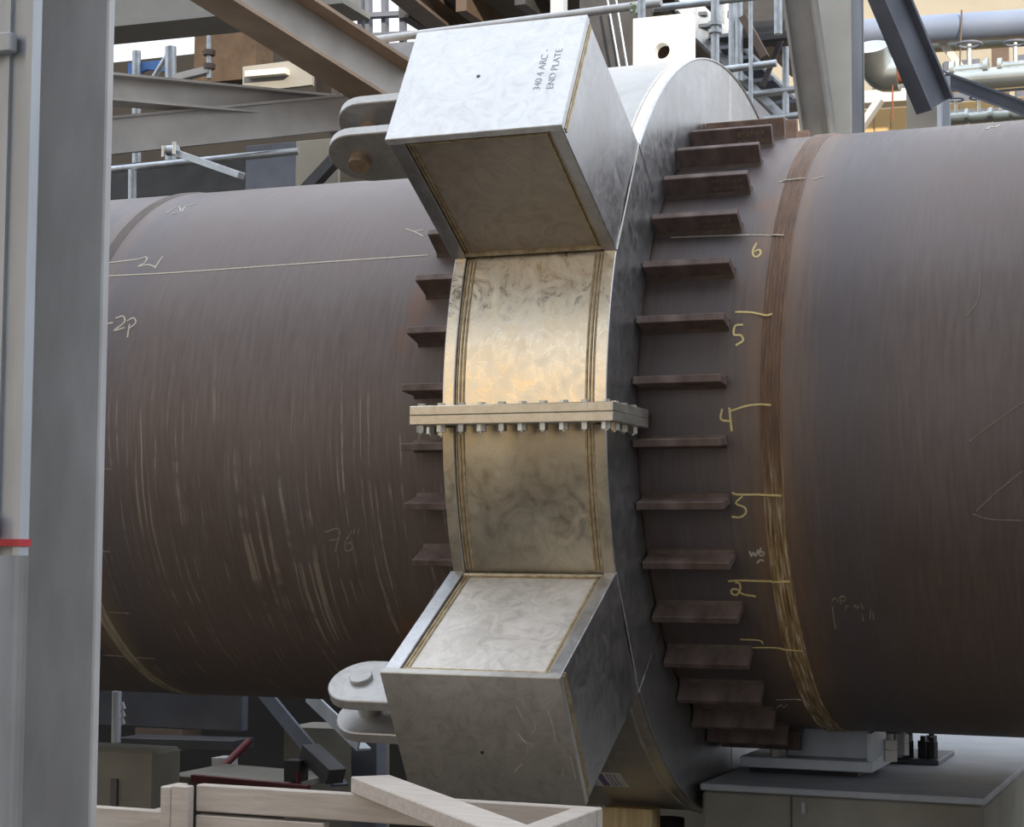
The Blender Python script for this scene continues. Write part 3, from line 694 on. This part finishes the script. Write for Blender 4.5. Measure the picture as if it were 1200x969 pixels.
MB().box((xb-.006, 2.215, -2.1), (xb, 2.38, at(1080, 70, 2.2).z)).build('web', M_galvl, s2)
MB().box((xb-.02, 2.38, -2.1), (xb+.03, 2.395, at(1080, 80, 2.2).z)).build('flange', M_galvl, s2)
ibeam('slanted_channel', at(1096, 124, 2.1), at(1018, -60, 1.8), .155, .10, .012, .03, M_bluegrey, 'dark slanted channel running up left from the short post', 'brace', (0,0,1), matf=M_bluegrey)
ibeam('slanted_brace', at(1106, 92, 2.6), at(1230, 138, 2.4), .07, .07, .01, .01, M_bluegrey, 'thin grey brace falling right from the short post', 'brace')
# pipe rack in the sun behind
def bgpipe(a, b, r, mat, label): return tag(MB().tube([a, b], r, 28).build('process_pipe', mat, None, True), label, 'pipe')
bgpipe(at(1000, 40, 9), at(1260, 24, 9), .118, M_bpipe, 'blue-grey pipe crossing the top right, the uppermost of the rack')
bgpipe(at(1030, 59, 9.35), at(1260, 43, 9.35), .05, M_gpipe, 'pale green pipe right under the blue-grey pipe')
bgpipe(at(1072, 99.5, 8), at(1260, 84, 8), .085, M_ins, 'aluminium-lagged pipe behind the thin brace')
bgpipe(at(1165, 106, 8.2), at(1260, 98, 8.2), .018, M_scaf, 'thin bright pipe under the lagged pipe at the right edge')
el = thing('pipe_elbow', at(1040, 85, 7), 'shiny lagged pipe elbow with a bare rusty spool', 'pipe')
c_ = at(1034, 82, 7.0)
MB().tube([c_+Vector((-.10*math.cos(u)+.02, .12*math.sin(u), .16-.17*math.sin(u))) for u in [math.pi*.55*i/9-.1 for i in range(10)]] + [c_+Vector((.10, .12, -.01))], .125, 24).build('elbow', M_ins, el, True)
MB().tube([c_+Vector((.09, .12, -.01)), c_+Vector((.24, .13, .0))], .072, 22).build('spool', M_rust, el, True)
tube('hanging_wire', at(1046, 82, 7.045), at(1046, 140, 7.045), .006, M_rust, 'thin rusty wire hanging from the elbow', 'wire')
tube('hanging_wire', at(1127, 12, 8.87), at(1124, 104, 8.87), .007, M_brown, 'thin brown wire hanging in front of the rack pipes', 'wire')
bar('steel_strut', at(1005, 155, 8.37), at(1032, 116, 8.37), .12, .05, M_galvl, 'short pale strut under the elbow beside the column', 'strut')
bar('steel_beam', at(995, 118, 8.5), at(1110, 111, 8.5), .2, .10, M_beamw, 'pale beam under the elbow', 'beam')
ow = thing('cladding_panel', at(1040, 170, 10), 'ochre sunlit cladding glimpsed under the elbow', 'cladding')
for k in range(12):
    a = Vector((at(985, 190, 10.0).x+.15*k, 10, at(985, 190, 10).z)); MB().box((a.x, 10.0, a.z-1), (a.x+.142, 10.05, at(1040, 126, 10).z)).build('cladding_strip', M_orange, ow, False, .01)
# valves and fittings over the right pipe
def valve(px, py, Y, s, label, mat=M_ins):
    c = at(px, py, Y); o = thing('valve', c-Vector((0,0,.1*s)), label, 'valve')
    MB().tube([c+Vector((-.16*s,0,-.06*s)), c+Vector((-.12*s,0,-.06*s)), c+Vector((-.12*s,0,-.06*s)), c+Vector((.12*s,0,-.06*s)), c+Vector((.12*s,0,-.06*s)), c+Vector((.16*s,0,-.06*s))], [.09*s,.09*s,.05*s,.05*s,.09*s,.09*s], 14).build('valve_body', mat, o, True)
    MB().tube([c+Vector((0,0,-.05*s)), c+Vector((0,0,.16*s))], .022*s, 10).build('stem', M_bolt, o, True)
    ring = [c+Vector((.10*s*math.cos(2*math.pi*k/16), .10*s*math.sin(2*math.pi*k/16), .16*s)) for k in range(17)]
    MB().tube(ring, .014*s, 8).build('hand_wheel', M_bluegrey, o, True)
valve(1120, 131, 6.0, .5, 'small valve with hand wheel right of the short post, just over the pipe')
valve(1147, 130, 6.0, .55, 'second small valve just over the right pipe')
valve(1172, 129, 6.0, .5, 'third small valve, nearest the right edge')
bgpipe(at(1095, 141.0, 6.0), at(1260, 131.0, 6.0), .03, M_gpipe, 'small green pipe carrying the valves just over the right pipe')
valve(1136, 74, 8.0, .9, 'upper valve hanging between the two rack pipes')
valve(1190, 70, 8.0, .8, 'valve between the rack pipes at the right edge')
bar('steel_beam', at(1100, 140, 7.5), at(1260, 133, 7.5), .15, .10, M_bluegrey, 'dark beam just above the right pipe at the right edge', 'beam')
bar('steel_strut', at(1104, 50, 9.14), at(1128, 82, 9.14), .1, .06, M_beamw, 'pale slanting strut behind the rack pipes', 'strut')
bar('steel_post', Vector((at(1172, 140, 10.5).x, 10.5, -2.1)), at(1172, 40, 10.5), .14, .1, M_brown, 'brown post behind the rack pipes', 'post', (0,1,0))
# far buildings
fb = thing('far_building', (-2, 15, -2.1), 'cream building far behind the pipe rack', 'building')
MB().box((-6.2, 15, -2.1), (1.0, 22, 8)).build('wall', M_cream, fb)
for k in range(8):
    for j in range(3):
        MB().box((-5.7+.8*k, 14.97, 2.2+1.15*j), (-5.3+.8*k, 15, 2.9+1.15*j)).build('window', M_bluegrey, fb)
struct('wall_back', MB().box((-26, 13, -2.1), (-9.75, 13.3, 5.62)), M_back, 'far dark wall behind the left pipe')

# ------------------------------------------------------------------ under the pipe, right: plinth and pipe support
pt = thing('concrete_plinth', (-1.25, .1, -2.1), 'concrete plinth with pale top under the right pipe', 'plinth')
MB().box((-1.70, -.43, -2.1), (-.815, 1.7, -1.172)).build('plinth_body', M_conc, pt, False, .012)
MB().box((-1.705, -.435, -1.172), (-.81, 1.705, -1.15)).build('sky_lit_top', M_conctop, pt, False, .004)
MB().box((-1.41, -.434, -2.1), (-1.405, -.428, -1.175)).build('form_joint', M_dark, pt)
MB().box((-1.372, -.445, -1.225), (-1.362, -.43, -1.192)).build('form_tie', M_conctop, pt)
sp_ = thing('pipe_support', (-1.4, .0, -1.15), 'grey bolted pipe support on the plinth, nearest the clamp', 'pipe support')
def ptop(px, py, z): d = ray(px, py); return Vector(CAM + d*((z-CAM[2])/d[2]))
def pz(*ys): return -math.sqrt(RR*RR-min(abs(y) for y in ys)**2)-.003 if len(ys) == 1 or ys[0]*ys[1] > 0 else -RR-.003
ZB = -1.092
a = ptop(1022, 893, ZB); b = ptop(1045, 882, ZB); a0 = ptop(897, 886, ZB)
MB().box((-1.66, a.y, ZB-.036), (a.x, a.y+.34, ZB)).build('base_plate', M_galvl, sp_, False, .003)
MB().box((-1.52, a.y+.10, ZB), (-1.235, a.y+.125, pz(a.y+.10))).build('web_plate', M_galvl, sp_)
MB().box((-1.235, a.y+.02, ZB), (-1.222, a.y+.28, pz(a.y+.02, a.y+.28))).build('end_stiffener', M_galvl, sp_)
MB().box((-1.64, a.y+.06, -1.15), (a.x-.06, a.y+.30, ZB-.036)).build('shim_pack', M_dark, sp_)
def nut(mb, x, y, z0, s=1.0):
    hexp = [(x+.023*s*math.cos(math.pi/3*k), y+.023*s*math.sin(math.pi/3*k), z0) for k in range(6)]
    mb.prism(hexp, (0, 0, .038*s)); mb.prism([(p[0], p[1], z0+.04*s) for p in hexp], (0, 0, .030*s)); mb.tube([(x, y, z0), (x, y, z0+.09*s)], .012*s, 10)
for x, y in ((-1.545, a.y+.05), (-1.165, a.y+.05), (-1.165, a.y+.27), (-1.545, a.y+.27)):
    mb = MB(); nut(mb, x, y, ZB, 1.0); mb.build('anchor_nut', M_galv, sp_)
sp2 = thing('pipe_support', (-1.05, .3, -1.15), 'further dark pipe support with clustered anchor nuts on the plinth', 'pipe support')
q0 = ptop(1100, 892, -1.135)
MB().box((q0.x-.36, q0.y, -1.15), (q0.x+.0, q0.y+.36, -1.132)).build('base_plate', M_bluegrey, sp2, False, .003)
MB().box((q0.x-.34, q0.y+.16, -1.132), (q0.x-.12, q0.y+.18, pz(q0.y+.18))).build('web_plate', M_bluegrey, sp2)
for x, y in ((-.115, .05), (-.065, .07), (-.03, .05), (-.07, .28)):
    mb = MB(); nut(mb, q0.x+x, q0.y+y, -1.132, .85); mb.build('anchor_nut', M_dark, sp2)
pw = MB().box((-3.2, 1.75, -2.1), (-1.2, 1.95, -1.35)).build('low_wall', M_conc); tag(pw, 'low concrete wall behind the plinth under the clamp', 'wall')
# timber and steel standing below the clamp
tp = at(735, 955, -.6); MB_ = MB().box((at(706, 955, -.42).x, -.42, -2.1), (at(764, 955, -.42).x, -.33, -1.245)); tag(MB_.build('timber_prop', M_woody, None, False, .003), 'yellow timber prop standing directly under the clamp', 'prop')
MB_ = MB().tube([(at(783, 955, -.2).x, -.2, -2.1), (at(783, 955, -.2).x, -.2, -1.30)], .055, 20); tag(MB_.build('steel_prop', M_dark, None, True), 'dark round prop right of the yellow timber prop', 'prop')

# ------------------------------------------------------------------ crate in front
cr = thing('timber_crate', (-2.2, -2.2, -2.1), 'open pale softwood crate in front of the lower box', 'crate')
ZT = -1.056
def board(lo, hi, name='board', mat=M_wood, Mx=None): return MB().box(lo, hi, Mx).build(name, mat, cr, False, .003)
board((-2.740, -1.80, ZT-.072), (-1.572, -1.765, ZT))
for k in range(6): board((-2.740, -1.80, ZT-.072-.085*(k+1)), (-2.345 if k == 0 else -1.572, -1.765, ZT-.082-.085*k))
board((-2.835, -1.83, -2.1), (-2.80, -1.74, ZT-.006), 'post'); board((-2.797, -1.835, -2.1), (-2.745, -1.80, ZT-.002), 'post')
board((-1.64, -3.0, ZT-.075), (-1.575, -1.802, ZT-.001)); 
for k in range(5): board((-1.61, -3.0, ZT-.075-.09*(k+1)), (-1.575, -1.802, ZT-.085-.09*k))
board((-1.64, -1.85, -2.1), (-1.575, -1.805, ZT-.08), 'post')
board((-2.80, -3.0, ZT-.40), (-2.765, -1.84, ZT-.30)); board((-2.80, -3.0, -2.1), (-2.745, -2.95, ZT-.2), 'post'); board((-1.64, -3.05, -2.1), (-1.575, -3.002, ZT), 'post')
board((-2.74, -3.0, ZT-.62), (-1.65, -2.965, ZT-.5)); board((-2.74, -2.9, -2.09), (-1.65, -1.9, -2.05), 'base_board')
p0 = Vector((-2.235, -1.745, ZT+.022)); dv = ptop(565, 969, ZT+.022) - p0; dv.z = 0
p1 = p0 + dv.normalized()*1.05
Mt, L = frame_between(p0, p1)
MB().box((0, -.055, -.0215), (L, .055, .0215), Mt).build('diagonal_board', M_wood, cr, False, .003)
# second crate further left
c2 = thing('timber_crate', (-3.3, -1.9, -2.1), 'lower timber crate beside the near column, only its top board showing', 'crate')
zt = at(150, 946, -1.75).z
for k in range(5): MB().box((-3.75, -1.78, zt-.09-.10*k), (-2.85, -1.745, zt-.10*k)).build('board', M_wood, c2, False, .003)
for x in (-3.75, -2.91): MB().box((x, -1.744, -2.1), (x+.06, -1.70, zt)).build('post', M_wood, c2, False, .003)

# ------------------------------------------------------------------ clutter under the left pipe
bx = thing('concrete_block', (-4.2, 1.0, -2.1), 'pale concrete block under the left pipe beside the near column', 'block')
Yb = 0.2; zt = at(150, 878, Yb).z
l_, r_ = at(60, 880, Yb).x, at(182, 880, Yb).x
MB().box((l_, Yb, -2.1), (r_, Yb+.20, zt)).build('block_body', M_conc, bx, False, .015)
MB().box((r_-.20, Yb-.012, -2.1), (r_-.17, Yb+.002, zt-.12)).build('grout_run', M_decku, bx)
bmm = thing('box_beam', at(210, 858, 1.4), 'dark blue-grey box beam hanging under the left pipe', 'beam')
aa, bb = at(60, 806, 1.4), at(284, 818, 1.4)
MB().box((aa.x, 1.4, at(200, 854, 1.4).z), (bb.x, 1.46, aa.z+.06)).build('beam_body', M_bluegrey, bmm, False, .006)
tube('scaffold_post', at(136, 870, 1.2), at(137, 810, 1.2), .022, M_galvl, 'short bright post standing on the concrete block', 'tube')
MB_ = MB(); c_ = at(143, 818, 1.15)
for k in range(3): MB_.tube([c_+Vector((0,0,-.02-.035*k)), c_+Vector((.012,0,-.05-.035*k))], .009, 6)
tag(MB_.build('shackle_chain', M_galvl), 'small shackle hanging beside the bright post', 'shackle')
bar('steel_beam', at(150, 868, 2.0), at(286, 872, 2.0), .2, .05, M_dark, 'thin dark ledge under the dark box beam', 'beam')
bar('timber_baulk', at(170, 862, 2.6), at(225, 864, 2.6), .2, .13, M_brown, 'brown timber baulk in the shade under the pipe', 'timber')
bar('steel_plate', at(230, 905, 1.2), at(365, 917, 1.2), .5, .03, M_conc, 'pale plate with a red edge lying behind the crate', 'plate')
bar('red_edge', at(225, 912, .95), at(362, 925, .95), .03, .035, M_dred, 'red edging strip along the plate behind the crate', 'strip')
tube('red_hose', at(255, 905, 1.6), at(292, 868, 1.8), .018, M_dred, 'red hose rising behind the crate under the pipe', 'hose')
tube('red_rod', at(350, 922, 1.0), at(349, 905, 1.0), .010, M_dred, 'short red rod standing on the plate behind the crate', 'rod')
bar('dark_bollard', at(347, 915, 1.05), at(347, 890, 1.05), .08, .08, M_dark, 'small dark block standing on the plate behind the crate', 'block', (0,1,0))
angle_iron('angle_brace', at(302, 816, 1.8), at(388, 922, 1.3), .085, .01, M_bluegrey, 'long dark angle brace falling right under the left pipe', 'brace')
angle_iron('angle_brace', at(358, 822, 1.5), at(418, 880, 1.2), .07, .01, M_galvl, 'bright-edged brace left of the lower clevis', 'brace')
bar('channel_piece', at(362, 880, 1.1), at(394, 910, 1.0), .09, .07, M_dark, 'short dark channel bolted to the long brace', 'channel')
bar('concrete_pier', at(395, 1000, 1.9), at(395, 850, 1.9), .42, .3, M_conc, 'shaded concrete pier behind the braces left of the lower clevis', 'pier', (0,1,0))
bar('steel_post', at(432, 1000, 1.5), at(432, 850, 1.5), .13, .1, M_bluegrey, 'dark steel post below the lower clevis', 'post', (0,1,0))
bar('valve_box', at(255, 898, 2.2), at(272, 898, 2.2), .12, .10, M_galv, 'small grey box on the ground behind the red hose', 'box')
struct('wall_1', MB().box((-14, 2.9, -2.1), (-2.6, 3.2, 1.1)), M_back, 'dark pit wall under and behind the left pipe, raised to block back light')  # upper part, hidden by the pipe, added to keep back light out
